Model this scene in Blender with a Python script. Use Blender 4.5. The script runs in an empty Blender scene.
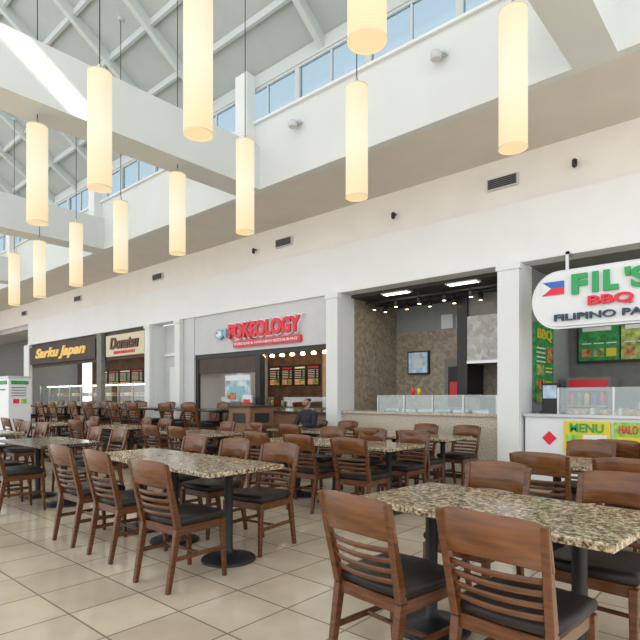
import bpy, bmesh, math, random
from mathutils import Vector, Matrix
random.seed(4)
sc = bpy.context.scene
sc.view_settings.view_transform = 'Standard'
sc.view_settings.look = 'None'
sc.view_settings.exposure = 0.0

# ------------------------------------------------------------ materials
MATS = {}
def mat(name, col, rough=0.6, metal=0.0, emit=None, es=0.0, noise=0.0, nscale=8.0, spec=None, stretch=None, bump=0.0):
    if name in MATS: return MATS[name]
    m = bpy.data.materials.new(name); m.use_nodes = True
    nt = m.node_tree; b = nt.nodes['Principled BSDF']
    b.inputs['Base Color'].default_value = (*col, 1)
    b.inputs['Roughness'].default_value = rough
    b.inputs['Metallic'].default_value = metal
    if spec is not None: b.inputs['Specular IOR Level'].default_value = spec
    if emit:
        b.inputs['Emission Color'].default_value = (*emit, 1)
        b.inputs['Emission Strength'].default_value = es
    if noise > 0:
        tc = nt.nodes.new('ShaderNodeTexCoord'); mp = nt.nodes.new('ShaderNodeMapping')
        if stretch: mp.inputs['Scale'].default_value = stretch
        n = nt.nodes.new('ShaderNodeTexNoise'); n.inputs['Scale'].default_value = nscale; n.inputs['Detail'].default_value = 5
        cr = nt.nodes.new('ShaderNodeValToRGB')
        cr.color_ramp.elements[0].position = 0.3; cr.color_ramp.elements[1].position = 0.7
        cr.color_ramp.elements[0].color = (*[c*(1-noise) for c in col], 1)
        cr.color_ramp.elements[1].color = (*[min(1, c*(1+noise)) for c in col], 1)
        nt.links.new(tc.outputs['Object'], mp.inputs['Vector']); nt.links.new(mp.outputs['Vector'], n.inputs['Vector'])
        nt.links.new(n.outputs['Fac'], cr.inputs['Fac']); nt.links.new(cr.outputs['Color'], b.inputs['Base Color'])
        if bump > 0:
            bp = nt.nodes.new('ShaderNodeBump'); bp.inputs['Strength'].default_value = bump
            nt.links.new(n.outputs['Fac'], bp.inputs['Height']); nt.links.new(bp.outputs['Normal'], b.inputs['Normal'])
    MATS[name] = m
    return m

M_white = mat('white_plaster', (0.78, 0.80, 0.79), 0.75, noise=0.02, nscale=2)
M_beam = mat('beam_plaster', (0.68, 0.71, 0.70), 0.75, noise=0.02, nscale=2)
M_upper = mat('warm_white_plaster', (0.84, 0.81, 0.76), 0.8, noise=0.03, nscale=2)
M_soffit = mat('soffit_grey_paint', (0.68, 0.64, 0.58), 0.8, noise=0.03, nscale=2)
M_roof = mat('roof_deck_paint', (0.44, 0.49, 0.49), 0.7, noise=0.03, nscale=3)
M_steel = mat('painted_steel', (0.56, 0.61, 0.61), 0.5)
M_signwall = mat('sign_wall_paint', (0.60, 0.61, 0.62), 0.7, noise=0.03, nscale=3)
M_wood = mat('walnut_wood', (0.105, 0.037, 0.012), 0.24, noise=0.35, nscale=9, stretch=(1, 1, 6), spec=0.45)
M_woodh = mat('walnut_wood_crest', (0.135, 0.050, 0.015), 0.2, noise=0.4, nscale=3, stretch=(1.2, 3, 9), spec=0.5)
M_vinyl = mat('black_vinyl', (0.016, 0.012, 0.011), 0.4, spec=.3)
M_blackm = mat('black_cast_metal', (0.02, 0.021, 0.024), 0.4, metal=0.3)
M_black = mat('black_paint', (0.02, 0.02, 0.02), 0.5)
M_darkceil = mat('dark_ceiling', (0.05, 0.048, 0.045), 0.8, noise=0.1)
M_darkbrown = mat('dark_brown_panel', (0.055, 0.028, 0.018), 0.5, noise=0.3, nscale=3)
M_inox = mat('stainless_steel', (0.55, 0.56, 0.57), 0.3, metal=0.85)
M_red = mat('red_sign', (0.72, 0.02, 0.04), 0.4, emit=(0.8, 0.02, 0.04), es=0.05)
M_green = mat('green_sign', (0.02, 0.36, 0.10), 0.4)
M_dkgreen = mat('menu_green', (0.03, 0.30, 0.07), 0.5, noise=0.5, nscale=14)
M_blue = mat('blue_sign', (0.03, 0.13, 0.5), 0.4)
M_tealb = mat('teal_sign', (0.25, 0.5, 0.55), 0.4)
M_yellow = mat('yellow_print', (0.75, 0.62, 0.03), 0.5)
M_lime = mat('lime_print', (0.30, 0.6, 0.08), 0.5, noise=0.3, nscale=20)
M_navy = mat('navy_text', (0.02, 0.06, 0.09), 0.5)
M_signwhite = mat('sign_white', (0.78, 0.80, 0.82), 0.4)
M_signbeige = mat('sign_beige', (0.62, 0.55, 0.40), 0.5, emit=(1, .8, .5), es=0.08)
M_script = mat('yellow_script', (0.75, 0.50, 0.14), 0.5, emit=(1, .65, .2), es=0.2)
M_signbrown = mat('sign_brown_text', (0.12, 0.045, 0.02), 0.5)
M_beige = mat('beige_interior', (0.55, 0.42, 0.26), 0.7, noise=0.15, nscale=3)
M_grey = mat('grey_interior_wall', (0.30, 0.32, 0.33), 0.7, noise=0.05)
M_midgrey = mat('mid_grey_wall', (0.22, 0.22, 0.21), 0.7, noise=0.1)
M_warmdark = mat('warm_dark_interior', (0.14, 0.07, 0.04), 0.6, noise=0.4, nscale=4)
M_brownbox = mat('brown_laminate', (0.22, 0.12, 0.06), 0.5, noise=0.2, stretch=(1, 1, 5))
M_warmglow = mat('warm_lamp_glow', (1, .8, .5), 0.5, emit=(1, .74, .42), es=11)
M_fillglow = mat('fill_panel_glow', (1, 1, 1), 0.5, emit=(1, .95, .86), es=10)  # glow for the fill panels added inside the shops
M_screen = mat('tv_screen', (0.3, 0.4, 0.5), 0.3, emit=(.45, .6, .75), es=0.3, noise=0.6, nscale=9)
M_food = mat('food_assortment', (0.5, 0.27, 0.09), 0.6, noise=0.8, nscale=14)
M_skin = mat('skin', (0.38, 0.21, 0.14), 0.55)
M_hair = mat('black_hair', (0.012, 0.01, 0.01), 0.5)
M_jacket = mat('dark_jacket', (0.018, 0.02, 0.03), 0.8, noise=0.3, nscale=20)
M_jean = mat('dark_trousers', (0.03, 0.035, 0.05), 0.8)
M_poster = mat('poster_print', (0.50, 0.60, 0.65), 0.5, noise=0.5, nscale=5)
M_photo = mat('food_photo_print', (0.35, 0.42, 0.12), 0.5, noise=0.8, nscale=10)
M_photo2 = mat('dish_photo_print', (0.5, 0.22, 0.08), 0.5, noise=0.9, nscale=12)
M_litmenu = mat('lit_menu_print', (0.6, 0.55, 0.42), 0.5, emit=(1, .85, .6), es=.35)
M_litmenu2 = mat('lit_menu_photo', (0.5, 0.2, 0.1), 0.5, emit=(1, .45, .2), es=.3, noise=0.8, nscale=9)

def glass_mat(n, tint, gl):
    m = bpy.data.materials.new(n); m.use_nodes = True
    nt = m.node_tree; nt.nodes.clear()
    o = nt.nodes.new('ShaderNodeOutputMaterial'); mx = nt.nodes.new('ShaderNodeMixShader')
    t = nt.nodes.new('ShaderNodeBsdfTransparent'); t.inputs[0].default_value = (*tint, 1)
    g = nt.nodes.new('ShaderNodeBsdfGlossy'); g.inputs['Roughness'].default_value = .05
    mx.inputs[0].default_value = gl
    nt.links.new(t.outputs[0], mx.inputs[1]); nt.links.new(g.outputs[0], mx.inputs[2]); nt.links.new(mx.outputs[0], o.inputs[0])
    return m
M_glass = glass_mat('clear_glass', (.86, .93, .92), .15)
M_winglass = glass_mat('window_glass', (.55, .63, .68), .04)

def lamp_mat():
    m = bpy.data.materials.new('linen_lamp_shade'); m.use_nodes = True
    nt = m.node_tree; b = nt.nodes['Principled BSDF']
    b.inputs['Base Color'].default_value = (.22, .20, .15, 1)
    tc = nt.nodes.new('ShaderNodeTexCoord'); sp = nt.nodes.new('ShaderNodeSeparateXYZ')
    cr = nt.nodes.new('ShaderNodeValToRGB')
    cr.color_ramp.elements[0].position = 0; cr.color_ramp.elements[0].color = (1.0, .76, .42, 1)
    cr.color_ramp.elements[1].position = 1; cr.color_ramp.elements[1].color = (1.0, .82, .54, 1)
    e = cr.color_ramp.elements.new(.5); e.color = (1.0, .93, .72, 1)
    mr = nt.nodes.new('ShaderNodeMapRange'); mr.inputs['From Min'].default_value = 0; mr.inputs['From Max'].default_value = 1.25
    nt.links.new(tc.outputs['Object'], sp.inputs[0]); nt.links.new(sp.outputs['Z'], mr.inputs['Value'])
    nt.links.new(mr.outputs[0], cr.inputs[0])
    w = nt.nodes.new('ShaderNodeTexWave'); w.bands_direction = 'Z'; w.inputs['Scale'].default_value = 14; w.inputs['Distortion'].default_value = 1
    nt.links.new(tc.outputs['Object'], w.inputs['Vector'])
    mm = nt.nodes.new('ShaderNodeMath'); mm.operation = 'MULTIPLY_ADD'; mm.inputs[1].default_value = .05; mm.inputs[2].default_value = .80
    nt.links.new(w.outputs['Fac'], mm.inputs[0])
    nt.links.new(cr.outputs[0], b.inputs['Emission Color']); nt.links.new(mm.outputs[0], b.inputs['Emission Strength'])
    b.inputs['Specular IOR Level'].default_value = .1; b.inputs['Roughness'].default_value = .8
    return m
M_lamp = lamp_mat()

def floor_mat():
    m = bpy.data.materials.new('ceramic_floor_tile'); m.use_nodes = True
    nt = m.node_tree; b = nt.nodes['Principled BSDF']
    tc = nt.nodes.new('ShaderNodeTexCoord')
    br = nt.nodes.new('ShaderNodeTexBrick'); br.offset = 0; br.squash = 1
    br.inputs['Scale'].default_value = 1; br.inputs['Brick Width'].default_value = .46; br.inputs['Row Height'].default_value = .46
    br.inputs['Mortar Size'].default_value = .0065; br.inputs['Mortar Smooth'].default_value = .15
    br.inputs['Color1'].default_value = (.60, .525, .405, 1); br.inputs['Color2'].default_value = (.50, .42, .32, 1)
    br.inputs['Mortar'].default_value = (.22, .18, .135, 1)
    n = nt.nodes.new('ShaderNodeTexNoise'); n.inputs['Scale'].default_value = 2.3; n.inputs['Detail'].default_value = 6
    mx = nt.nodes.new('ShaderNodeMix'); mx.data_type = 'RGBA'; mx.blend_type = 'MULTIPLY'; mx.inputs[0].default_value = 1
    cr = nt.nodes.new('ShaderNodeValToRGB'); cr.color_ramp.elements[0].color = (.84, .82, .80, 1); cr.color_ramp.elements[1].color = (1.06, 1.05, 1.03, 1)
    cr.color_ramp.elements[0].position = .3; cr.color_ramp.elements[1].position = .7
    nt.links.new(tc.outputs['Object'], br.inputs['Vector']); nt.links.new(tc.outputs['Object'], n.inputs['Vector'])
    nt.links.new(n.outputs['Fac'], cr.inputs[0]); nt.links.new(br.outputs['Color'], mx.inputs[6]); nt.links.new(cr.outputs[0], mx.inputs[7])
    nt.links.new(mx.outputs[2], b.inputs['Base Color'])
    b.inputs['Roughness'].default_value = .14
    bp = nt.nodes.new('ShaderNodeBump'); bp.inputs['Strength'].default_value = .2; bp.invert = True; bp.inputs['Distance'].default_value = .004
    nt.links.new(br.outputs['Fac'], bp.inputs['Height']); nt.links.new(bp.outputs[0], b.inputs['Normal'])
    return m

def speckle(name, c1, c2, c3, scale, rough):
    m = bpy.data.materials.new(name); m.use_nodes = True
    nt = m.node_tree; b = nt.nodes['Principled BSDF']
    tc = nt.nodes.new('ShaderNodeTexCoord')
    n = nt.nodes.new('ShaderNodeTexNoise'); n.inputs['Scale'].default_value = scale; n.inputs['Detail'].default_value = 3; n.inputs['Roughness'].default_value = .7
    cr = nt.nodes.new('ShaderNodeValToRGB'); cr.color_ramp.interpolation = 'LINEAR'
    cr.color_ramp.elements[0].position = .40; cr.color_ramp.elements[0].color = (*c1, 1)
    cr.color_ramp.elements[1].position = .62; cr.color_ramp.elements[1].color = (*c3, 1)
    e = cr.color_ramp.elements.new(.50); e.color = (*c2, 1)
    nt.links.new(tc.outputs['Object'], n.inputs['Vector']); nt.links.new(n.outputs['Fac'], cr.inputs[0])
    nt.links.new(cr.outputs[0], b.inputs['Base Color']); b.inputs['Roughness'].default_value = rough
    return m
M_granite = speckle('granite_top', (.05, .034, .018), (.31, .235, .14), (.60, .51, .36), 46, .16)
M_stonefront = speckle('speckled_stone_front', (.28, .23, .16), (.52, .46, .36), (.70, .66, .56), 60, .35)

def mosaic_mat(n, c1, c2, s):
    m = bpy.data.materials.new(n); m.use_nodes = True
    nt = m.node_tree; b = nt.nodes['Principled BSDF']
    tc = nt.nodes.new('ShaderNodeTexCoord')
    v = nt.nodes.new('ShaderNodeTexVoronoi'); v.inputs['Scale'].default_value = s
    cr = nt.nodes.new('ShaderNodeValToRGB'); cr.color_ramp.elements[0].color = (*c1, 1); cr.color_ramp.elements[1].color = (*c2, 1)
    sp = nt.nodes.new('ShaderNodeSeparateColor')
    nt.links.new(tc.outputs['Object'], v.inputs['Vector']); nt.links.new(v.outputs['Color'], sp.inputs[0])
    nt.links.new(sp.outputs[0], cr.inputs[0]); nt.links.new(cr.outputs[0], b.inputs['Base Color']); b.inputs['Roughness'].default_value = .4
    return m
M_mosaic = mosaic_mat('mosaic_wall_tile', (.25, .21, .15), (.42, .37, .28), 18)
M_mosaic2 = mosaic_mat('mosaic_pale_tile', (.36, .36, .34), (.58, .58, .55), 12)

# ------------------------------------------------------------ mesh builder
class MB:
    def __init__(s): s.bm = bmesh.new(); s.mats = []
    def mi(s, m):
        if m not in s.mats: s.mats.append(m)
        return s.mats.index(m)
    def hexa(s, v8, m):
        vs = [s.bm.verts.new(v) for v in v8]; i = s.mi(m)
        for q in ((0, 3, 2, 1), (4, 5, 6, 7), (0, 1, 5, 4), (1, 2, 6, 5), (2, 3, 7, 6), (3, 0, 4, 7)):
            f = s.bm.faces.new([vs[k] for k in q]); f.material_index = i
    def box(s, x0, x1, y0, y1, z0, z1, m):
        s.hexa([(x0, y0, z0), (x1, y0, z0), (x1, y1, z0), (x0, y1, z0), (x0, y0, z1), (x1, y0, z1), (x1, y1, z1), (x0, y1, z1)], m)
    def bar(s, p, q, w, d, m, w2=None, d2=None):
        w2 = w if w2 is None else w2; d2 = d if d2 is None else d2
        a = [(p[0]-w/2, p[1]-d/2, p[2]), (p[0]+w/2, p[1]-d/2, p[2]), (p[0]+w/2, p[1]+d/2, p[2]), (p[0]-w/2, p[1]+d/2, p[2])]
        b = [(q[0]-w2/2, q[1]-d2/2, q[2]), (q[0]+w2/2, q[1]-d2/2, q[2]), (q[0]+w2/2, q[1]+d2/2, q[2]), (q[0]-w2/2, q[1]+d2/2, q[2])]
        s.hexa(a+b, m)
    def lathe(s, prof, c, m, n=28, smooth=True, cap=True):
        i = s.mi(m); rings = []
        for r, z in prof:
            rings.append([s.bm.verts.new((c[0]+r*math.cos(2*math.pi*k/n), c[1]+r*math.sin(2*math.pi*k/n), c[2]+z)) for k in range(n)])
        for a, b in zip(rings[:-1], rings[1:]):
            for k in range(n):
                f = s.bm.faces.new((a[k], a[(k+1) % n], b[(k+1) % n], b[k])); f.material_index = i; f.smooth = smooth
        if cap:
            f = s.bm.faces.new(list(reversed(rings[0]))); f.material_index = i
            f = s.bm.faces.new(rings[-1]); f.material_index = i
    def panel(s, x0, x1, zb, zt, yf, th, m, n=10):
        i = s.mi(m); cols = []
        for k in range(n+1):
            u = -1+2*k/n; x = x0+(x1-x0)*k/n; b = zb(u); t = zt(u)
            cols.append([s.bm.verts.new((x, yf(u, b)-th/2, b)), s.bm.verts.new((x, yf(u, t)-th/2, t)),
                         s.bm.verts.new((x, yf(u, t)+th/2, t)), s.bm.verts.new((x, yf(u, b)+th/2, b))])
        for a, b in zip(cols[:-1], cols[1:]):
            for j in range(4):
                f = s.bm.faces.new((a[j], b[j], b[(j+1) % 4], a[(j+1) % 4])); f.material_index = i; f.smooth = (j % 2 == 0)
        f = s.bm.faces.new(list(cols[0])); f.material_index = i
        f = s.bm.faces.new(list(reversed(cols[-1]))); f.material_index = i
    def mesh(s, name):
        bmesh.ops.recalc_face_normals(s.bm, faces=s.bm.faces)
        me = bpy.data.meshes.new(name)
        for m in s.mats: me.materials.append(m)
        s.bm.to_mesh(me); s.bm.free(); return me
    def obj(s, name, loc=(0, 0, 0), rz=0, bevel=0):
        o = bpy.data.objects.new(name, s.mesh(name)); o.location = loc; o.rotation_euler = (0, 0, rz)
        sc.collection.objects.link(o)
        if bevel:
            b = o.modifiers.new('bevel', 'BEVEL'); b.width = bevel; b.segments = 2; b.limit_method = 'ANGLE'
        return o
def box(name, x0, x1, y0, y1, z0, z1, m, bevel=0):
    b = MB(); b.box(x0, x1, y0, y1, z0, z1, m); return b.obj(name, bevel=bevel)
def empty(name):
    e = bpy.data.objects.new(name, None); sc.collection.objects.link(e); return e
def child(o, p, name=None):
    o.parent = p
    if name: o.name = name
    return o
def text(body, x0, x1, z0, z1, y, m, parent, name='lettering', bold=0.02, extrude=0.03, side=False, slant=0.0):
    cu = bpy.data.curves.new('t', 'FONT'); cu.body = body; cu.extrude = extrude; cu.offset = bold; cu.shear = slant
    o = bpy.data.objects.new('t', cu); sc.collection.objects.link(o); bpy.context.view_layer.update()
    me = bpy.data.meshes.new_from_object(o); bpy.data.objects.remove(o)
    xs = [v.co.x for v in me.vertices]; ys = [v.co.y for v in me.vertices]
    sx = (x1-x0)/(max(xs)-min(xs)); sy = (z1-z0)/(max(ys)-min(ys)); mx, my = min(xs), min(ys)
    for v in me.vertices:
        X = x0+(v.co.x-mx)*sx; Z = z0+(v.co.y-my)*sy; Y = y-v.co.z
        v.co = (y+v.co.z, X, Z) if side else (X, Y, Z)
    me.materials.clear(); me.materials.append(m)
    t = bpy.data.objects.new(name, me); sc.collection.objects.link(t); t.parent = parent
    return t

# ------------------------------------------------------------ room shell
W = 7.73
b = MB(); b.box(-34, 6, -7, 13, -.1, 0, floor_mat()); b.obj('floor')
box('wall_fascia', -21.6, 4, W, W+.3, 3.26, 4.16, M_white)
box('trim_1', -21.6, 4, W-.03, W, 3.26, 3.31, M_white)
box('wall_upper', -34, 4, 7.95, 8.1, 4.16, 4.96, M_upper)
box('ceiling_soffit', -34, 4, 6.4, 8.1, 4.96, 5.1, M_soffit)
box('wall_bulkhead', -34, 4, 6.28, 6.4, 4.96, 6.12, M_beam)
box('trim_2', -34, 4, 6.22, 6.42, 6.12, 6.16, M_white)
box('wall_header', -34, 4, 6.28, 6.4, 6.78, 7.0, M_steel)
wi = 1
x = 1.2
while x > -33:
    f = MB()
    f.box(x-1.45, x, 6.30, 6.36, 6.16, 6.20, M_steel); f.box(x-1.45, x, 6.30, 6.36, 6.74, 6.78, M_steel)
    f.box(x-.05, x, 6.29, 6.37, 6.2, 6.74, M_steel); f.box(x-1.45, x-1.40, 6.29, 6.37, 6.2, 6.74, M_steel)
    f.box(x-.74, x-.71, 6.31, 6.35, 6.2, 6.74, M_steel)
    f.box(x-1.40, x-.05, 6.33, 6.335, 6.2, 6.74, M_winglass)
    f.obj('window_%d' % wi); wi += 1; x -= 1.45
k = 1
for xb, wb in ((-1.33, .45), (-6.95, .55), (-12.65, .55), (-18.4, .55), (-24.2, .55)):
    b = MB(); b.box(xb-wb, xb, -1.5, 6.28, 4.96, 5.72, M_beam); b.obj('ceiling_beam' if k == 1 else 'ceiling_beam.%03d' % (k-1))
    b = MB(); b.box(xb-.42, xb-.12, 6.08, 6.28, 5.72, 7.0, M_white); b.obj('trim_post' if k == 1 else 'trim_post.%03d' % (k-1))
    k += 1
def zr(y): return 6.95+.70*(6.4-y)
YR = .45
def roofpart(b, xa, xc, ya, yc):
    b.hexa([(xa, ya, zr(ya)), (xc, ya, zr(ya)), (xc, yc, zr(yc)), (xa, yc, zr(yc)),
            (xa, ya, zr(ya)+.1), (xc, ya, zr(ya)+.1), (xc, yc, zr(yc)+.1), (xa, yc, zr(yc)+.1)], M_roof)
b = MB(); XS0, XS1 = -4.66, -4.38
roofpart(b, -34, XS0, YR, 6.42); roofpart(b, XS1, 5, YR, 6.42); roofpart(b, XS0, XS1, YR, 1.6); roofpart(b, XS0, XS1, 3.35, 6.42)
b.obj('ceiling')
b = MB()
xr = .3
while xr > -33:
    b.hexa([(xr-.05, YR, zr(YR)-.22), (xr+.05, YR, zr(YR)-.22), (xr+.05, 6.3, zr(6.3)-.22), (xr-.05, 6.3, zr(6.3)-.22),
            (xr-.05, YR, zr(YR)), (xr+.05, YR, zr(YR)), (xr+.05, 6.3, zr(6.3)), (xr-.05, 6.3, zr(6.3))], M_steel)
    xr -= 1.45 if (xr > -2 or xr < -6) else 2.9
for y in (1.2, 3.6, 4.3, 5.0, 5.7):
    b.box(-34, 5, y-.03, y+.03, zr(y)-.12, zr(y)-.0, M_steel)
b.obj('ceiling_joists')
box('wall_end', -34.2, -34, -3, 13, 0, 9, M_signwall)
b = MB(); b.box(-26.5, -25.9, 7.0, 7.6, 0, 4.96, M_midgrey); b.obj('structural_column')
box('wall_left_return', -34, -21.6, 9.6, 9.8, 0, 4.96, M_midgrey)
box('ceiling_left_return', -34, -21.6, 8.1, 9.6, 4.0, 4.2, M_signwall)

def column(x0, x1, n='pilaster'):
    b = MB(); b.box(x0, x1, W-.12, W-.005, 0, 3.255, M_white); b.box(x0-.02, x1+.02, W-.14, W-.005, 0, .12, M_signwall)
    b.box(x0, x1, W, W+.395, 0, 3.255, M_white)
    b.box(x0-.02, x1+.02, W-.14, W-.035, 3.16, 3.26, M_white)
    return b.obj(n)
column(-3.2, -2.88); column(-6.55, -6.27, 'pilaster.001'); column(-11.62, -11.4, 'pilaster.002'); column(-13.05, -12.8, 'pilaster.003')
box('wall_party_1', -3.2, -2.88, W+.4, 10.6, 0, 3.26, M_grey)
box('wall_party_2', -6.55, -6.27, W+.4, 10.6, 0, 3.26, M_mosaic)
box('wall_party_3', -11.4, -10.95, W, 10.6, 0, 3.26, M_signwall)
box('wall_party_4', -13.05, -12.8, W+.4, 10.6, 0, 3.26, M_signwall)
box('wall_recess', -12.8, -11.62, W+.35, W+.5, 0, 3.26, M_signwall)
b = MB()
b.box(-12.72, -11.7, W+.3, W+.35, 0, .08, M_grey); b.box(-12.72, -11.7, W+.28, W+.35, 2.4, 2.48, M_white)
b.box(-12.5, -11.95, W+.31, W+.35, .1, 2.1, M_white); b.box(-12.05, -12.0, W+.27, W+.31, .98, 1.08, M_inox); b.obj('door_1')

# ------------------------------------------------------------ store A (right, grill counter)
box('ceiling_grill', -2.88, 4, W+.3, 10.6, 3.26, 3.36, M_midgrey)
box('wall_grill_back', -2.88, 4, 9.95, 10.1, 0, 3.26, M_midgrey)
b = MB()
b.box(-2.84, 3.5, W+.02, W+.72, .10, 1.02, M_signwhite); b.box(-2.84, 3.5, W+.06, W+.7, 0, .10, M_black)
b.box(-2.86, 3.5, W-.02, W+.76, 1.02, 1.06, M_inox)
for xx in (-2.5,):
    i = b.mi(M_red); cz = .72; r = .1
    vs = [b.bm.verts.new(p) for p in ((xx-r, W+.012, cz), (xx, W+.012, cz-r), (xx+r, W+.012, cz), (xx, W+.012, cz+r))]
    f = b.bm.faces.new(vs); f.material_index = i
b.box(-2.4, 3.4, W+.08, W+.09, 1.06, 1.42, M_glass); b.box(-2.4, 3.4, W+.08, W+.5, 1.42, 1.435, M_glass)
xx = -2.4
while xx < 3.4:
    b.box(xx-.012, xx+.012, W+.07, W+.1, 1.06, 1.43, M_inox); xx += .7
xx = -2.3
while xx < 3.2:
    b.box(xx, xx+.3, W+.15, W+.6, 1.06, 1.13, M_food if int(xx*10) % 2 else M_photo2); b.box(xx+.3, xx+.34, W+.15, W+.6, 1.06, 1.15, M_inox); xx += .34
b.obj('grill_counter')
pe = empty('menu_poster')
b = MB(); b.box(-2.30, -1.72, W-.01, W+.01, .52, .97, M_yellow); b.box(-1.68, -1.1, W-.01, W+.01, .52, .97, M_lime)
for (a, c, z0, z1, m_) in ((-2.27, -2.1, .56, .68, M_photo2), (-2.07, -1.92, .56, .68, M_photo), (-1.89, -1.75, .56, .68, M_photo2), (-2.27, -2.08, .70, .79, M_lime), (-2.05, -1.76, .70, .79, M_signwhite),
    (-1.65, -1.42, .55, .7, M_photo2), (-1.38, -1.13, .55, .7, M_photo), (-1.65, -1.13, .72, .78, M_yellow)):
    b.box(a, c, W-.016, W-.01, z0, z1, m_)
b.box(-1.04, -.5, W-.01, W+.01, .52, .97, M_yellow)
child(b.obj('sheet'), pe)
text('MENU', -2.22, -1.8, .82, .94, W-.012, M_green, pe, extrude=.01)
text('HALO HALO', -1.62, -1.16, .82, .93, W-.012, M_red, pe, extrude=.01)
pe = empty('wall_menu')
b = MB(); b.box(-2.88, -2.85, W+.45, W+1.3, 1.25, 2.45, M_dkgreen)
for z in (2.06, 1.99, 1.92, 1.85): b.box(-2.85, -2.845, W+.52, W+.9, z-.012, z+.012, M_signwhite)
for j, z in enumerate((1.72, 1.50, 1.30)):
    b.box(-2.85, -2.845, W+.52, W+.85, z-.08, z+.08, M_photo2 if j % 2 else M_photo); b.box(-2.85, -2.845, W+.92, W+1.22, z+.03, z+.05, M_yellow); b.box(-2.85, -2.845, W+.92, W+1.22, z-.03, z-.01, M_signwhite)
b.box(-2.85, -2.845, W+.98, W+1.24, 1.85, 2.1, M_photo2)
child(b.obj('board'), pe)
text('BBQ', W+.55, W+1.2, 2.18, 2.36, -2.85, M_yellow, pe, extrude=.01, side=True)
pe = empty('overhead_menu_board')
b = MB(); b.box(-2.72, 2, 9.85, 9.948, 1.88, 2.62, M_black)
xx = -2.68; ms = [M_dkgreen, M_photo, M_signwhite, M_lime]; i = 0
while xx < 1.8:
    b.box(xx, xx+.62, 9.83, 9.85, 1.92, 2.58, ms[i % 4])
    for q in range(3): b.box(xx+.05+.19*q, xx+.2+.19*q, 9.82, 9.83, 1.98, 2.12, (M_photo2, M_photo, M_yellow)[q]); b.box(xx+.05+.19*q, xx+.2+.19*q, 9.82, 9.83, 2.2, 2.22, M_black if i % 4 > 1 else M_signwhite)
    b.box(xx+.06, xx+.5, 9.82, 9.83, 2.42, 2.49, M_red if i % 4 > 1 else M_signwhite); i += 1; xx += .65
child(b.obj('panels'), pe)
b = MB(); b.box(-1.75, 1.5, 9.1, 9.9, 0, .95, M_inox); b.box(-1.5, 0, 9.45, 9.9, .95, 1.5, M_inox)
b.lathe([(.13, 0), (.15, .02), (.15, .25), (.13, .27)], (-1.6, 9.25, .95), M_inox); b.lathe([(.1, 0), (.11, .02), (.11, .2), (.1, .22)], (-1.2, 9.25, .95), M_red)
b.obj('kitchen_bench')
b = MB(); b.box(-2.7, -2.05, 9.2, 9.9, 0, 1.62, M_midgrey); b.box(-2.66, -2.09, 9.18, 9.2, .2, 1.4, M_black); b.box(-2.66, -2.09, 9.19, 9.2, 1.44, 1.58, M_red)
for z in (.3, .6, .9, 1.15):
    for q in range(5): b.lathe([(.035, 0), (.035, .15), (.015, .2)], (-2.6+.11*q, 9.15, z+.02), [M_red, M_green, M_yellow, M_blue][q % 4], n=8)
    b.box(-2.66, -2.09, 9.1, 9.2, z, z+.015, M_inox)
b.box(-2.68, -2.07, 9.08, 9.18, 0, .2, M_black); b.obj('drinks_cooler')
b = MB(); b.box(-2.72, -2.45, W+.25, W+.5, 1.06, 1.09, M_black); b.box(-2.7, -2.47, W+.3, W+.45, 1.09, 1.5, M_black); b.box(-2.68, -2.49, W+.29, W+.3, 1.28, 1.47, M_screen)
b.obj('cash_register')
def stadium(x0, x1, z0, z1, y0, y1, m, name, seg=14):
    bm = MB(); i = bm.mi(m); r = (z1-z0)/2; cz = (z0+z1)/2; pts = []
    for k in range(seg+1):
        a = math.pi/2+math.pi*k/seg; pts.append((x0+r*.9+r*.9*math.cos(a), cz+r*math.sin(a)))
    for k in range(seg+1):
        a = -math.pi/2+math.pi*k/seg; pts.append((x1-r*.9+r*.9*math.cos(a), cz+r*math.sin(a)))
    A = [bm.bm.verts.new((p[0], y0, p[1])) for p in pts]; B_ = [bm.bm.verts.new((p[0], y1, p[1])) for p in pts]
    for f in (bm.bm.faces.new(A), bm.bm.faces.new(list(reversed(B_)))): f.material_index = i
    n = len(pts)
    for k in range(n): bm.bm.faces.new((A[k], B_[k], B_[(k+1) % n], A[(k+1) % n])).material_index = i
    return bm.obj(name)
pe = empty('grill_sign')
child(stadium(-2.62, .7, 2.25, 2.98, W-.26, W-.1, M_signwhite, 'sign_body'), pe)
child(stadium(-2.66, .74, 2.22, 3.01, W-.22, W-.12, M_inox, 'sign_rim'), pe)
# individual letters with clear gaps
text("F", -2.12, -1.93, 2.655, 2.92, W-.27, M_green, pe, 'letters_green', bold=.06)
text("I", -1.87, -1.80, 2.655, 2.92, W-.27, M_green, pe, 'letters_green', bold=.06)
text("L", -1.74, -1.57, 2.655, 2.92, W-.27, M_green, pe, 'letters_green', bold=.06)
text("'S GRILL", -1.50, -.1, 2.655, 2.92, W-.27, M_green, pe, 'letters_green', bold=.04)
text("BBQ", -1.92, -1.40, 2.47, 2.61, W-.28, M_red, pe, 'letters_red', bold=.03)
text("FILIPINO PAMPANGA CUISINE", -2.34, .3, 2.32, 2.41, W-.27, M_navy, pe, 'letters_navy', bold=.015)
b = MB(); b.box(-2.50, -2.22, W-.275, W-.26, 2.77, 2.86, M_blue); b.box(-2.50, -2.22, W-.275, W-.26, 2.68, 2.77, M_red)
i = b.mi(M_signwhite); vs = [b.bm.verts.new(p) for p in ((-2.50, W-.28, 2.68), (-2.38, W-.28, 2.77), (-2.50, W-.28, 2.86))]; b.bm.faces.new(vs).material_index = i
child(b.obj('flag_emblem'), pe)
b = MB()
for xx in (-2.2, -.9, .3): b.box(xx-.02, xx+.02, W-.2, W-.16, 3.0, 3.26, M_inox); b.box(xx-.02, xx+.02, W-.2, W-.035, 3.22, 3.26, M_inox)
child(b.obj('brackets'), pe)

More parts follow.
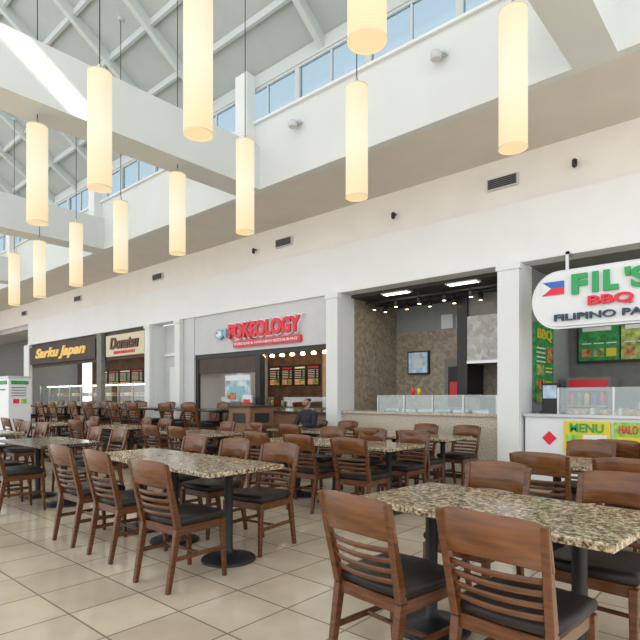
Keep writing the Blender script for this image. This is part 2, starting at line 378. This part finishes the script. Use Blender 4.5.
# ------------------------------------------------------------ store B (open counter with mosaic walls)
box('ceiling_counter_shop', -6.27, -3.2, W+.3, 10.6, 3.2, 3.3, M_darkceil)
box('wall_counter_shop_back', -6.27, -3.2, 9.62, 9.75, 2.65, 3.2, M_grey)
box('wall_counter_shop_tiled', -6.27, -3.2, 9.60, 9.75, 0, 2.65, M_mosaic)
b = MB()
b.box(-6.25, -3.22, W+.02, W+.75, .08, 1.0, M_stonefront); b.box(-6.25, -3.22, W+.08, W+.7, 0, .08, M_black)
b.box(-6.26, -3.21, W-.02, W+.8, 1.0, 1.04, M_stonefront)
b.box(-5.5, -3.3, W+.1, W+.11, 1.04, 1.32, M_glass); b.box(-5.5, -3.3, W+.1, W+.5, 1.32, 1.335, M_glass)
for xx in (-5.5, -4.95, -4.4, -3.85, -3.3): b.box(xx-.012, xx+.012, W+.09, W+.12, 1.04, 1.33, M_inox)
for q in range(6): b.box(-5.4+.33*q, -5.12+.33*q, W+.2, W+.65, 1.04, 1.09, M_inox); b.box(-5.38+.33*q, -5.14+.33*q, W+.22, W+.63, 1.09, 1.1, M_grey)
b.lathe([(.03, 0), (.035, .1), (.02, .12)], (-4.9, W+.3, 1.335), M_red, n=12); b.lathe([(.03, 0), (.035, .1), (.02, .12)], (-4.78, W+.3, 1.335), M_yellow, n=12)
b.obj('serving_counter')
b = MB(); b.box(-5.95, -5.45, 9.54, 9.6, 1.77, 2.25, M_black); b.box(-5.92, -5.48, 9.53, 9.54, 1.8, 2.22, M_screen); b.box(-5.8, -5.6, 9.525, 9.53, 1.9, 2.1, M_signwhite); b.obj('wall_television')
b = MB(); b.box(-4.5, -4.3, 8.9, 9.58, 1.3, 3.2, M_black); b.box(-4.3, -3.25, 8.9, 9.58, 1.95, 2.75, M_mosaic2); b.box(-4.3, -3.25, 8.88, 9.58, 1.9, 1.95, M_inox)
b.box(-4.3, -3.25, 8.95, 9.58, 2.75, 3.2, M_midgrey)
b.obj('extractor_hood')
b = MB(); b.box(-5.1, -4.6, 9.57, 9.6, 0, 2.05, M_midgrey); b.box(-5.02, -4.68, 9.55, 9.57, 1.1, 1.9, M_black); b.box(-4.98, -4.74, 9.54, 9.55, 1.3, 1.6, M_red); b.obj('door_2')
b = MB(); b.box(-5.2, -4.95, 9.6, 9.62, 2.67, 2.95, M_signwhite); b.box(-4.88, -4.65, 9.6, 9.62, 2.67, 2.9, M_poster); b.obj('wall_notice')
b = MB(); b.box(-6.2, -3.3, 8.4, 8.43, 3.12, 3.15, M_black); b.box(-6.2, -3.3, 8.78, 8.81, 3.12, 3.15, M_black)
for xx in (-6, -5.5, -5, -4.5, -4, -3.5):
    for yy in (8.415, 8.795):
        b.lathe([(.04, 0), (.045, .10), (.02, .12)], (xx, yy, 3.0), M_black, n=12); b.box(xx-.01, xx+.01, yy-.015, yy+.015, 3.1, 3.2, M_black)
        b.lathe([(.03, -.004), (.03, -.002)], (xx, yy, 3.0), M_warmglow, n=12)
b.obj('track_lighting')
b = MB(); b.box(-4.5, -3.4, 9.15, 9.55, 0, .9, M_inox); b.box(-4.2, -3.6, 9.2, 9.5, .9, 1.3, M_black); b.obj('back_bench')

# ------------------------------------------------------------ store C (red letters)
box('wall_sign_band', -10.95, -6.55, W+.02, W+.2, 2.33, 3.26, M_signwall)
box('ceiling_poke', -10.95, -6.55, W+.2, 10.6, 2.7, 2.8, M_darkbrown)
b = MB(); b.box(-10.95, -8.9, 10.2, 10.35, 0, 2.7, M_warmdark); b.box(-8.9, -6.55, 10.2, 10.35, 0, 2.7, M_beige); b.obj('wall_poke_back')
pe = empty('restaurant_sign')
text('POKEOLOGY', -9.55, -7.22, 2.58, 2.98, W-.02, M_signwhite, pe, 'letter_returns', bold=.085, extrude=.04)
text('POKEOLOGY', -9.51, -7.26, 2.61, 2.95, W-.07, M_red, pe, 'letter_faces', bold=.045)
b = MB(); b.box(-9.4, -7.3, W-.04, W+.02, 2.42, 2.56, M_red); child(b.obj('strap_panel'), pe)
text('POKE BAR & HAWAIIAN RESTAURANT', -9.34, -7.36, 2.46, 2.52, W-.045, M_signwhite, pe, 'strap_letters', extrude=.01)
b = MB()
def disc(b, cx, cz, rx, rz, y0, y1, m, n=20):
    i = b.mi(m); A = [b.bm.verts.new((cx+rx*math.cos(2*math.pi*k/n), y0, cz+rz*math.sin(2*math.pi*k/n))) for k in range(n)]
    C = [b.bm.verts.new((cx+rx*math.cos(2*math.pi*k/n), y1, cz+rz*math.sin(2*math.pi*k/n))) for k in range(n)]
    b.bm.faces.new(A).material_index = i; b.bm.faces.new(list(reversed(C))).material_index = i
    for k in range(n): b.bm.faces.new((A[k], C[k], C[(k+1) % n], A[(k+1) % n])).material_index = i
disc(b, -9.90, 2.76, .15, .12, W-.06, W+.02, M_tealb); disc(b, -9.90, 2.76, .10, .07, W-.07, W-.06, M_signwhite); disc(b, -9.95, 2.79, .02, .02, W-.08, W-.07, M_black)
b.hexa([(-9.78, W-.05, 2.74), (-9.66, W-.05, 2.66), (-9.66, W, 2.66), (-9.78, W, 2.74), (-9.78, W-.05, 2.78), (-9.66, W-.05, 2.88), (-9.66, W, 2.88), (-9.78, W, 2.78)], M_tealb)
child(b.obj('fish_emblem'), pe)
b = MB()
b.box(-10.95, -6.55, W+.05, W+.12, 2.22, 2.33, M_black); b.box(-10.95, -10.85, W+.05, W+.12, 0, 2.22, M_black)
b.box(-8.75, -8.6, W+.05, W+.2, 0, 2.22, M_black)
b.box(-10.85, -8.75, W+.07, W+.1, 1.85, 2.22, M_darkbrown)
b.obj('shopfront_frame')
b = MB()
for k in range(11): b.lathe([(.05, 0), (.07, .03), (.02, .1)], (-10.6+.37*k, 9.7, 2.36), M_warmglow, n=10); b.lathe([(.008, .1), (.008, .34)], (-10.6+.37*k, 9.7, 2.36), M_black, n=6)
b.obj('warm_downlights')
b = MB(); b.box(-9.9, -9.0, W+.13, W+.15, 1.2, 1.85, M_poster); b.box(-9.75, -9.2, W+.12, W+.13, 1.3, 1.55, M_tealb); b.box(-9.88, -9.02, W+.12, W+.13, 1.68, 1.8, M_signwhite)
b.box(-9.8, -9.5, W+.11, W+.12, 1.25, 1.4, M_photo2); b.obj('window_poster')
b = MB(); b.box(-9.0, -8.72, W-.1, W-.05, .9, 1.35, M_signwhite); b.box(-8.97, -8.75, W-.11, W-.1, 1.0, 1.25, M_red); b.box(-8.88, -8.84, W-.1, W-.06, .02, .9, M_blackm); b.box(-9.0, -8.72, W-.2, W+.0, 0, .02, M_blackm); b.obj('sign_stand')
b = MB(); b.box(-10.8, -6.6, W+.35, W+.95, .06, .95, M_brownbox); b.box(-10.8, -6.6, W+.4, W+.9, 0, .06, M_black); b.box(-10.82, -6.58, W+.3, W+1, .95, .99, M_darkbrown)
b.box(-10.4, -7.0, W+.4, W+.41, .99, 1.3, M_glass)
for q in range(11): b.box(-10.3+.29*q, -10.05+.29*q, W+.5, W+.85, .99, 1.06, [M_food, M_photo, M_photo2, M_signwhite][q % 4])
b.obj('poke_counter')
def menu_panel(b, x0, x1, y, z0, z1, ph):
    b.box(x0, x1, y, y+.02, z0, z1, M_black); w_ = x1-x0
    b.box(x0+.04, x1-.04, y-.006, y, z1-.09, z1-.05, M_red if ph else M_litmenu)
    z = z1-.14
    while z > z0+.22: b.box(x0+.04, x0+w_*.6, y-.006, y, z-.012, z, M_litmenu); b.box(x0+w_*.75, x1-.05, y-.006, y, z-.012, z, M_litmenu); z -= .045
    b.box(x0+.04, x0+w_*.48, y-.006, y, z0+.03, z0+.18, M_litmenu2); b.box(x0+w_*.52, x1-.04, y-.006, y, z0+.03, z0+.18, M_photo)
b = MB()
for k in range(3): menu_panel(b, -8.45+.56*k, -7.95+.56*k, 10.17, 1.75, 2.2, k % 2)
for k in range(4): menu_panel(b, -10.85+.48*k, -10.41+.48*k, 10.17, 1.6, 2.15, k % 2)
b.obj('backlit_menu')
b = MB(); b.box(-8.5, -6.65, 9.75, 10.15, 0, 1.05, M_inox); b.box(-8.4, -8.0, 9.8, 10.1, 1.05, 1.5, M_darkbrown); b.lathe([(.12, 0), (.14, .3), (.1, .36)], (-7.8, 9.95, 1.05), M_inox, n=16); b.box(-7.55, -7.2, 9.8, 10.1, 1.05, 1.35, M_signwhite); b.box(-7.1, -6.8, 9.8, 10.1, 1.05, 1.45, M_black)
for q in range(5): b.lathe([(.04, 0), (.04, .16)], (-10.5+.2*q, 9.95, 1.05), [M_yellow, M_red, M_signwhite][q % 3], n=10)
for q in range(6): b.lathe([(.035, 0), (.04, .13)], (-8.3+.1*q, 9.95, 1.52), [M_signwhite, M_lime, M_red][q % 3], n=10)
b.box(-8.4, -7.7, 9.85, 10.1, 1.5, 1.52, M_inox)
b.box(-10.7, -9.2, 9.8, 10.15, 0, 1.05, M_brownbox); b.obj('prep_bench')

# ------------------------------------------------------------ store D (two signs, far)
box('wall_far_shop_band', -21.6, -13.05, W+.05, W+.25, 2.42, 3.26, M_darkbrown)
box('ceiling_far_shop', -21.6, -13.05, W+.25, 10.6, 2.8, 2.9, M_darkbrown)
box('wall_far_shop_back', -21.6, -13.05, 10.2, 10.35, 0, 2.8, M_warmdark)
b = MB(); b.box(-15.9, -15.6, W-.08, W+.04, 0, 3.255, M_midgrey); b.obj('pilaster.004')
b = MB(); b.box(-21.8, -21.3, W-.08, W+.04, 0, 3.255, M_white); b.obj('pilaster.005')
pe = empty('bakery_sign'); child(box('board', -15.3, -13.15, W-.08, W+.05, 2.5, 3.12, M_signbeige), pe)
text('Donatsu', -15.0, -13.4, 2.70, 3.04, W-.09, M_signbrown, pe, bold=.03, slant=.2); text('FRESH BAKED DAILY', -14.8, -13.6, 2.56, 2.64, W-.09, M_red, pe, extrude=.01)
pe = empty('teppanyaki_sign'); child(box('board', -21.2, -16.0, W-.08, W+.05, 2.5, 3.12, M_darkbrown), pe)
text('Sarku Japan', -20.6, -16.6, 2.6, 3.04, W-.09, M_script, pe, bold=.04, slant=.3)
b = MB(); b.box(-21.2, -13.2, W+.2, W+.9, .06, .95, M_brownbox); b.box(-21.2, -13.2, W+.25, W+.85, 0, .06, M_black); b.box(-21.25, -13.15, W+.15, W+.95, .95, 1.0, M_inox)
b.box(-21, -13.4, W+.22, W+.23, 1.0, 1.7, M_glass); b.box(-21, -13.4, W+.22, W+.6, 1.7, 1.72, M_glass)
for k in range(10): b.box(-21+.84*k-.015, -21+.84*k+.015, W+.2, W+.24, 1.0, 1.72, M_inox)
b.box(-20.9, -13.5, W+.35, W+.8, 1.0, 1.06, M_inox); b.box(-20.9, -13.5, W+.45, W+.8, 1.33, 1.35, M_inox)
for q in range(24):
    xx = -20.8+.305*q
    b.box(xx, xx+.26, W+.38, W+.74, 1.06, 1.14, [M_food, M_photo2, M_yellow, M_food, M_photo][q % 5]); b.box(xx, xx+.26, W+.5, W+.76, 1.35, 1.44, [M_photo2, M_food, M_signwhite, M_litmenu2][q % 4])
b.box(-20.9, -13.5, W+.42, W+.46, 1.66, 1.69, M_warmglow); b.obj('display_counter')
b = MB()
for k in range(9):
    xx = -21+.88*k; menu_panel(b, xx, xx+.8, 10.17, 1.7, 2.35, k % 2)
b.obj('backlit_menu.001')
b = MB()
for k in range(10): b.box(-21+.85*k, -20.85+.85*k, 8.8, 8.95, 2.76, 2.8, M_warmglow)
b.obj('shop_downlights')

def fill_panel(n, x, y, z, w=.6, d=.6):  # glowing panel added under a shop ceiling to brighten the dark interior
    b = MB(); b.box(x-w/2-.03, x+w/2+.03, y-d/2-.03, y+d/2+.03, z-.02, z, M_white); b.box(x-w/2, x+w/2, y-d/2, y+d/2, z-.025, z-.02, M_fillglow); b.obj(n)
for n, (x, y, z) in enumerate([(-1.9, 9.3, 3.26), (-.4, 9.3, 3.26), (1.2, 9.3, 3.26), (-5.3, 8.12, 3.2), (-4.0, 8.12, 3.2), (-7.2, 8.7, 2.7), (-8.2, 8.7, 2.7), (-7.7, 9.3, 2.7), (-10, 9.0, 2.7), (-14.3, 9.2, 2.8), (-17.2, 9.2, 2.8), (-19.6, 9.2, 2.8)]):
    fill_panel('added_fill_panel' if n == 0 else 'added_fill_panel.%03d' % n, x, y, z, .5, .12 if z == 3.2 else .3)

for n, x in enumerate((-3.25, -8.0, -12.9, -17.8, -22.5)):
    b = MB(); b.box(x-.24, x+.24, 7.90, 7.95, 4.50, 4.68, M_signwall)
    for k in range(5): b.box(x-.22, x+.22, 7.885, 7.90, 4.525+.03*k, 4.54+.03*k, M_black)
    b.box(x-.22, x+.22, 7.895, 7.90, 4.52, 4.66, M_midgrey)
    b.obj('air_vent' if n == 0 else 'air_vent.%03d' % n)
for n, (x, z) in enumerate(((-2.2, 4.5), (-5.2, 4.45), (-8.9, 4.5))):
    b = MB(); b.lathe([(.02, 0), (.035, .02), (.035, .10), (.015, .12)], (x, 7.86, z), M_black, n=14); b.box(x-.012, x+.012, 7.88, 7.95, z+.08, z+.11, M_black)
    b.obj('security_camera' if n == 0 else 'security_camera.%03d' % n)
for n, x in enumerate((-3.4, -6.0, -8.9, -11.6)):
    b = MB(); b.box(x-.1, x+.1, 6.18, 6.28, 5.76, 5.80, M_steel); b.lathe([(.06, 0), (.075, .015), (.075, .08), (.05, .11)], (x, 6.14, 5.68), M_signwall, n=18)
    b.obj('spotlight_fixture' if n == 0 else 'spotlight_fixture.%03d' % n)

# ------------------------------------------------------------ pendant lamps
lb = MB(); R = .125; H = 1.25
lb.lathe([(R, 0), (R, .02), (R, H-.02), (R, H)], (0, 0, 0), M_lamp, n=32, cap=False)
lb.lathe([(R*.96, .01), (R*.5, .012), (.001, .013)], (0, 0, 0), M_lamp, n=32, cap=False)
lb.lathe([(R*.98, H-.01), (.02, H-.005)], (0, 0, 0), M_steel, n=32, cap=False)
lb.lathe([(R+.002, 0), (R+.003, .012)], (0, 0, 0), M_signbeige, n=32, cap=False)
lb.lathe([(R+.002, H-.012), (R+.003, H)], (0, 0, 0), M_signbeige, n=32, cap=False)
lb.lathe([(.02, H), (.02, H+.08), (.008, H+.1)], (0, 0, 0), M_inox, n=12, cap=False)
lampmesh = lb.mesh('pendant_shade')
k = 0
for (ly, xs) in ((2.71, (-1.99, -3.78, -5.56, -7.26, -9.08)), (4.75, (-1.85, -3.63, -5.55, -7.17, -8.95, -10.75, -12.6, -14.15, -16.0))):
    for x in xs:
        nm = 'pendant_lamp' if k == 0 else 'pendant_lamp.%03d' % k
        e = empty(nm); e.location = (x, ly, 3.55)
        s = bpy.data.objects.new('shade', lampmesh); sc.collection.objects.link(s); s.parent = e
        c = MB(); c.lathe([(.006, 1.3), (.006, zr(ly)-3.55)], (0, 0, 0), M_black, n=6); c.lathe([(.05, zr(ly)-3.6), (.05, zr(ly)-3.52)], (0, 0, 0), M_steel, n=12)
        child(c.obj('cable'), e); k += 1

# ------------------------------------------------------------ furniture
def chair_mesh(name, lift=0.0):
    b = MB(); L = lift
    def yb(z): return -.185-.11*max(0, (z-.44-L))/.43
    for s in (-1, 1):
        b.bar((s*.185, -.265, 0), (s*.19, -.19, .42+L), .03, .034, M_wood, .036, .05)
        b.bar((s*.19, -.19, .42+L), (s*.207, -.298, .86+L), .036, .05, M_wood, .03, .028)
        b.bar((s*.20, .215, 0), (s*.195, .195, .42+L), .026, .028, M_wood, .042, .042)
        b.box(s*.193-.011, s*.193+.011, -.19, .19, .37+L, .43+L, M_wood)
        b.hexa([(s*.19-.009, -.215, .20+L*.5), (s*.19+.009, -.215, .20+L*.5), (s*.197+.009, .2, .20+L*.5), (s*.197-.009, .2, .20+L*.5),
                (s*.19-.009, -.215, .23+L*.5), (s*.19+.009, -.215, .23+L*.5), (s*.197+.009, .2, .23+L*.5), (s*.197-.009, .2, .23+L*.5)], M_wood)
    b.box(-.19, .19, .18, .20, .37+L, .43+L, M_wood); b.box(-.19, .19, -.2, -.18, .37+L, .43+L, M_wood)
    b.box(-.19, .19, -.01, .01, .205+L*.5, .225+L*.5, M_wood)
    if L > 0: b.box(-.19, .19, .19, .212, .3, .33, M_wood)
    i = b.mi(M_vinyl); rings = []
    for (sc_, z) in ((.97, .43), (1.03, .44), (1.05, .46), (1.02, .478), (.9, .49), (.5, .494)):
        ring = []
        for (hx, hy) in ((-.2, -.185), (0, -.20), (.2, -.185), (.215, 0), (.21, .2), (0, .225), (-.21, .2), (-.215, 0)):
            ring.append(b.bm.verts.new((hx*sc_, hy*sc_, z+L)))
        rings.append(ring)
    for a, c in zip(rings[:-1], rings[1:]):
        for k in range(8):
            f = b.bm.faces.new((a[k], a[(k+1) % 8], c[(k+1) % 8], c[k])); f.material_index = i; f.smooth = True
    b.bm.faces.new(rings[-1]).material_index = i; b.bm.faces.new(list(reversed(rings[0]))).material_index = i
    def yf(u, z): return yb(z)-.045*(1-u*u)
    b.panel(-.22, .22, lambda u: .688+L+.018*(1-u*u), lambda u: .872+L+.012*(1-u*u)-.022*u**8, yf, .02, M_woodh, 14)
    for z in (.652, .605, .558, .511):
        b.panel(-.195, .195, lambda u, z=z: z-.013+L, lambda u, z=z: z+.012+L, yf, .014, M_wood, 8)
    return b.mesh(name)
ch = chair_mesh('dining_chair'); bch = chair_mesh('bar_chair', .30)
cnt = {}
def place(me, base, x, y, rz):
    n = cnt.get(base, 0); cnt[base] = n+1
    o = bpy.data.objects.new(base if n == 0 else '%s.%03d' % (base, n), me); o.location = (x, y, 0); o.rotation_euler = (0, 0, rz); sc.collection.objects.link(o)
    bv = o.modifiers.new('bevel', 'BEVEL'); bv.width = .004; bv.segments = 1; bv.limit_method = 'ANGLE'; bv.angle_limit = .9
    return o
def chair(x, y, deg=0):
    return place(ch, 'dining_chair', x, y, math.radians(deg+random.uniform(-3, 3)))
def table_mesh(name, w, d, h, bases, top):
    b = MB()
    b.box(-w/2, w/2, -d/2, d/2, h-.035, h, top)
    b.box(-w/2+.06, w/2-.06, -d/2+.06, d/2-.06, h-.05, h-.035, M_black)
    for bx in bases:
        b.lathe([(.215, 0), (.22, .008), (.21, .022), (.09, .045), (.045, .07), (.034, .09), (.034, h-.09), (.06, h-.07), (.06, h-.05)], (bx, 0, 0), M_blackm, n=28)
        b.box(bx-.2, bx+.2, -.02, .02, h-.07, h-.05, M_blackm); b.box(bx-.02, bx+.02, -.2, .2, h-.07, h-.05, M_blackm)
    return b.mesh(name)
M_darktop = speckle('dark_granite_top', (.02, .018, .014), (.07, .06, .045), (.18, .16, .12), 50, .15)
tl = table_mesh('t_long', 1.32, .74, .75, (-.40, .40), M_granite); ts = table_mesh('t_sq', .68, .72, .75, (0,), M_granite)
tb = table_mesh('t_bar', 1.5, .7, 1.06, (-.45, .45), M_darktop); td = table_mesh('t_dark', 1.32, .74, .75, (-.40, .40), M_darktop)
def table(me, base, x, y, deg=0): return place(me, base, x, y, math.radians(deg))

table(tl, 'granite_table', -1.10, 2.62, -5)
chair(-1.39, 2.13, -6); chair(-.80, 2.16, -1)
chair(-1.42, 3.02, 175); chair(-.70, 2.98, 178)
table(tl, 'granite_table', -3.74, 2.70, -2)
table(ts, 'granite_table', -4.78, 2.74, -1)
chair(-3.25, 2.20, 6); chair(-4.12, 2.27, 0); chair(-4.80, 2.27, -2)
chair(-3.42, 3.08, 185); chair(-4.15, 3.14, 180); chair(-4.85, 3.14, 180)
table(td, 'granite_table', -6.95, 2.75, 0)
chair(-6.6, 2.25, 0); chair(-7.3, 2.25, 4); chair(-6.62, 3.2, 180); chair(-7.3, 3.2, 178)
table(tl, 'granite_table', -9.5, 2.75, 0)
chair(-9.15, 2.25); chair(-9.85, 2.25); chair(-9.15, 3.2, 180); chair(-9.85, 3.2, 180)
table(tl, 'granite_table', -1.1, 4.85, 0)
chair(-1.42, 4.42, 0); chair(-.82, 4.42, 3); chair(-1.42, 5.3, 180); chair(-.75, 5.3, 180)
table(tl, 'granite_table', -3.8, 5.05, 0); table(ts, 'granite_table', -4.85, 5.05, 0)
chair(-3.42, 4.58, 5); chair(-4.14, 4.6, 0); chair(-4.85, 4.6, 0); chair(-3.5, 5.48, 182); chair(-4.15, 5.5, 180); chair(-4.85, 5.5, 180)
table(tl, 'granite_table', -6.9, 5.05, 0)
chair(-6.55, 4.6); chair(-7.25, 4.6, 4); chair(-6.55, 5.5, 180); chair(-7.25, 5.5, 176)
table(tl, 'granite_table', -9.5, 5.05, 0)
chair(-9.15, 4.6); chair(-9.85, 4.6, 4); chair(-9.15, 5.5, 180); chair(-9.85, 5.5, 176)
table(tl, 'granite_table', -11.6, 4.6, 0)
chair(-11.2, 4.12); chair(-11.9, 4.12); chair(-11.2, 5.05, 180); chair(-11.9, 5.05, 180)
table(tl, 'granite_table', -.9, 6.6, 0)
chair(-1.25, 6.15); chair(-.55, 6.15)
table(tl, 'granite_table', -3.95, 6.6, 0)
chair(-3.6, 6.12, 3); chair(-4.3, 6.12); chair(-3.55, 7.03, 180); chair(-4.25, 7.03, 176)
table(tl, 'granite_table', -6.15, 6.6, 0)
chair(-5.8, 6.12, 3); chair(-6.5, 6.12); chair(-5.8, 7.03, 180)
place(ch, 'dining_chair', -6.5, 7.05, math.radians(180))
def bchair(x, y, d=0): place(bch, 'bar_chair', x, y, math.radians(d))
for x in (-8.9, -11.0, -13.1, -15.2, -17.3):
    table(tb, 'bar_table', x, 6.6, 0)
    bchair(x-.4, 6.15); bchair(x+.4, 6.15, 3); bchair(x-.4, 7.05, 180); bchair(x+.4, 7.05, 183)
b = MB(); b.box(-.3, .3, -.3, .3, .05, 1.1, M_brownbox); b.box(-.27, .27, -.27, .27, 0, .05, M_black); b.box(-.32, .32, -.32, .32, 1.1, 1.14, M_darkbrown)
b.box(-.18, .18, -.31, -.3, .82, 1.0, M_black); b.box(.3, .31, -.18, .18, .82, 1.0, M_black); b.box(.3, .31, -.25, .25, .1, .75, M_darkbrown); b.obj('litter_bin', loc=(-7.65, 6.7, 0), bevel=.01)
pe = empty('information_kiosk')
b = MB(); b.box(-13.4, -12.7, 4.15, 4.6, .05, 1.72, M_signwhite); b.box(-13.35, -12.75, 4.2, 4.55, 0, .05, M_black); b.box(-13.42, -12.68, 4.13, 4.62, 1.72, 1.76, M_inox)
b.box(-12.7, -12.69, 4.2, 4.55, 1.58, 1.66, M_dkgreen)
for z in (1.5, 1.44, 1.38, 1.32): b.box(-12.7, -12.69, 4.2, 4.5, z, z+.02, M_midgrey)
b.box(-12.7, -12.69, 4.24, 4.36, 1.16, 1.26, M_red); b.box(-12.7, -12.69, 4.40, 4.51, 1.16, 1.26, M_lime)
b.box(-13.3, -12.8, 4.135, 4.15, 1.58, 1.66, M_dkgreen); b.box(-13.3, -12.9, 4.135, 4.15, 1.45, 1.48, M_midgrey)
child(b.obj('cabinet'), pe)

# ------------------------------------------------------------ seated visitor
pe = empty('seated_person'); pe.location = (-6.5, 7.03, 0)
def skinned(name, verts, edges, radii, m, root=0, lv=2):
    me = bpy.data.meshes.new(name); me.from_pydata(verts, edges, []); o = bpy.data.objects.new(name, me); sc.collection.objects.link(o)
    me.materials.append(m)
    s = o.modifiers.new('skin', 'SKIN'); s.use_smooth_shade = True
    for v, r in zip(me.skin_vertices[0].data, radii): v.radius = r if isinstance(r, tuple) else (r, r)
    me.skin_vertices[0].data[root].use_root = True
    u = o.modifiers.new('sub', 'SUBSURF'); u.levels = lv; u.render_levels = lv
    o.parent = pe; return o
V = [(0, 0, .60), (0, .02, .74), (0, .03, .90), (0, .02, 1.0), (0, .0, 1.09)]
Rr = [(.15, .12), (.135, .11), (.16, .115), (.13, .09), (.055, .055)]
E = [(0, 1), (1, 2), (2, 3), (3, 4)]
for s in (-1, 1):
    n = len(V); V += [(s*.17, .02, .99), (s*.225, -.07, .79), (s*.13, -.27, .80)]; Rr += [.062, .05, .036]; E += [(3, n), (n, n+1), (n+1, n+2)]
skinned('jacket', V, E, Rr, M_jacket)
V = [(0, 0, .585)]; Rr = [(.14, .10)]; E = []
for s in (-1, 1):
    n = len(V); V += [(s*.09, -.05, .575), (s*.11, -.42, .56), (s*.11, -.40, .12)]; Rr += [.082, .06, .042]; E += [(0, n), (n, n+1), (n+1, n+2)]
skinned('trousers', V, E, Rr, M_jean)
for s in (-1, 1):
    skinned('shoe', [(s*.11, -.37, .05), (s*.11, -.46, .045), (s*.11, -.55, .035)], [(0, 1), (1, 2)], [.045, .043, .033], M_black)
    hv = [(s*.13, -.27, .80), (s*.12, -.33, .79), (s*.115, -.36, .785)]; he = [(0, 1), (1, 2)]; hr = [.026, (.036, .018), (.034, .014)]
    skinned('palm', hv, he, hr, M_skin)
    for j, L in enumerate((.06, .072, .068, .05)):
        xo = s*.115+(j-1.5)*.019
        skinned('finger_%d' % (j+1), [(xo, -.355, .787), (xo, -.355-L*.6, .79), (xo, -.355-L, .778)], [(0, 1), (1, 2)], [.009, .008, .007], M_skin, lv=1)
    skinned('thumb', [(s*.115-s*.025, -.32, .79), (s*.115-s*.055, -.345, .79), (s*.115-s*.06, -.375, .782)], [(0, 1), (1, 2)], [.011, .010, .008], M_skin, lv=1)
skinned('neck', [(0, 0, 1.05), (0, -.015, 1.14)], [(0, 1)], [.052, .05], M_skin)
skinned('head', [(0, -.045, 1.13), (0, -.035, 1.19), (0, -.02, 1.26)], [(0, 1), (1, 2)], [(.045, .055), (.07, .088), (.068, .085)], M_skin)
skinned('hair', [(0, .02, 1.2), (0, .0, 1.28)], [(0, 1)], [(.080, .070), (.080, .096)], M_hair)
for s in (-1, 1):
    skinned('ear', [(s*.074, -.02, 1.19), (s*.078, -.015, 1.22)], [(0, 1)], [.012, .013], M_skin, lv=1)
    skinned('eye', [(s*.028, -.118, 1.205), (s*.034, -.117, 1.205)], [(0, 1)], [.008, .007], M_black, lv=1)
skinned('nose', [(0, -.115, 1.21), (0, -.135, 1.178)], [(0, 1)], [.009, .014], M_skin, lv=1)
skinned('mouth', [(-.02, -.105, 1.15), (.02, -.105, 1.15)], [(0, 1)], [.007, .007], mat('lips', (.4, .12, .1), .5), lv=1)

# ------------------------------------------------------------ light
w = bpy.data.worlds.new('overcast_sky'); sc.world = w; w.use_nodes = True
bg = w.node_tree.nodes['Background']; bg.inputs[0].default_value = (.97, .985, 1.0, 1); bg.inputs[1].default_value = 1.72
sd = bpy.data.lights.new('sun', 'SUN'); sd.energy = 5.0; sd.angle = .01; sd.color = (1, .96, .88)
so = bpy.data.objects.new('sun', sd); sc.collection.objects.link(so)
so.rotation_euler = (0, math.radians(30), 0)
so.location = (3, 3, 14)

# ------------------------------------------------------------ camera
cd = bpy.data.cameras.new('camera'); cam = bpy.data.objects.new('camera', cd); sc.collection.objects.link(cam)
cam.location = (0, 0, 1.3); cam.rotation_euler = (math.radians(90), 0, math.radians(41.37))
cd.sensor_width = 36; cd.lens = 528/640*36; cd.shift_y = 77/640; cd.clip_start = .05; cd.clip_end = 200
sc.camera = cam
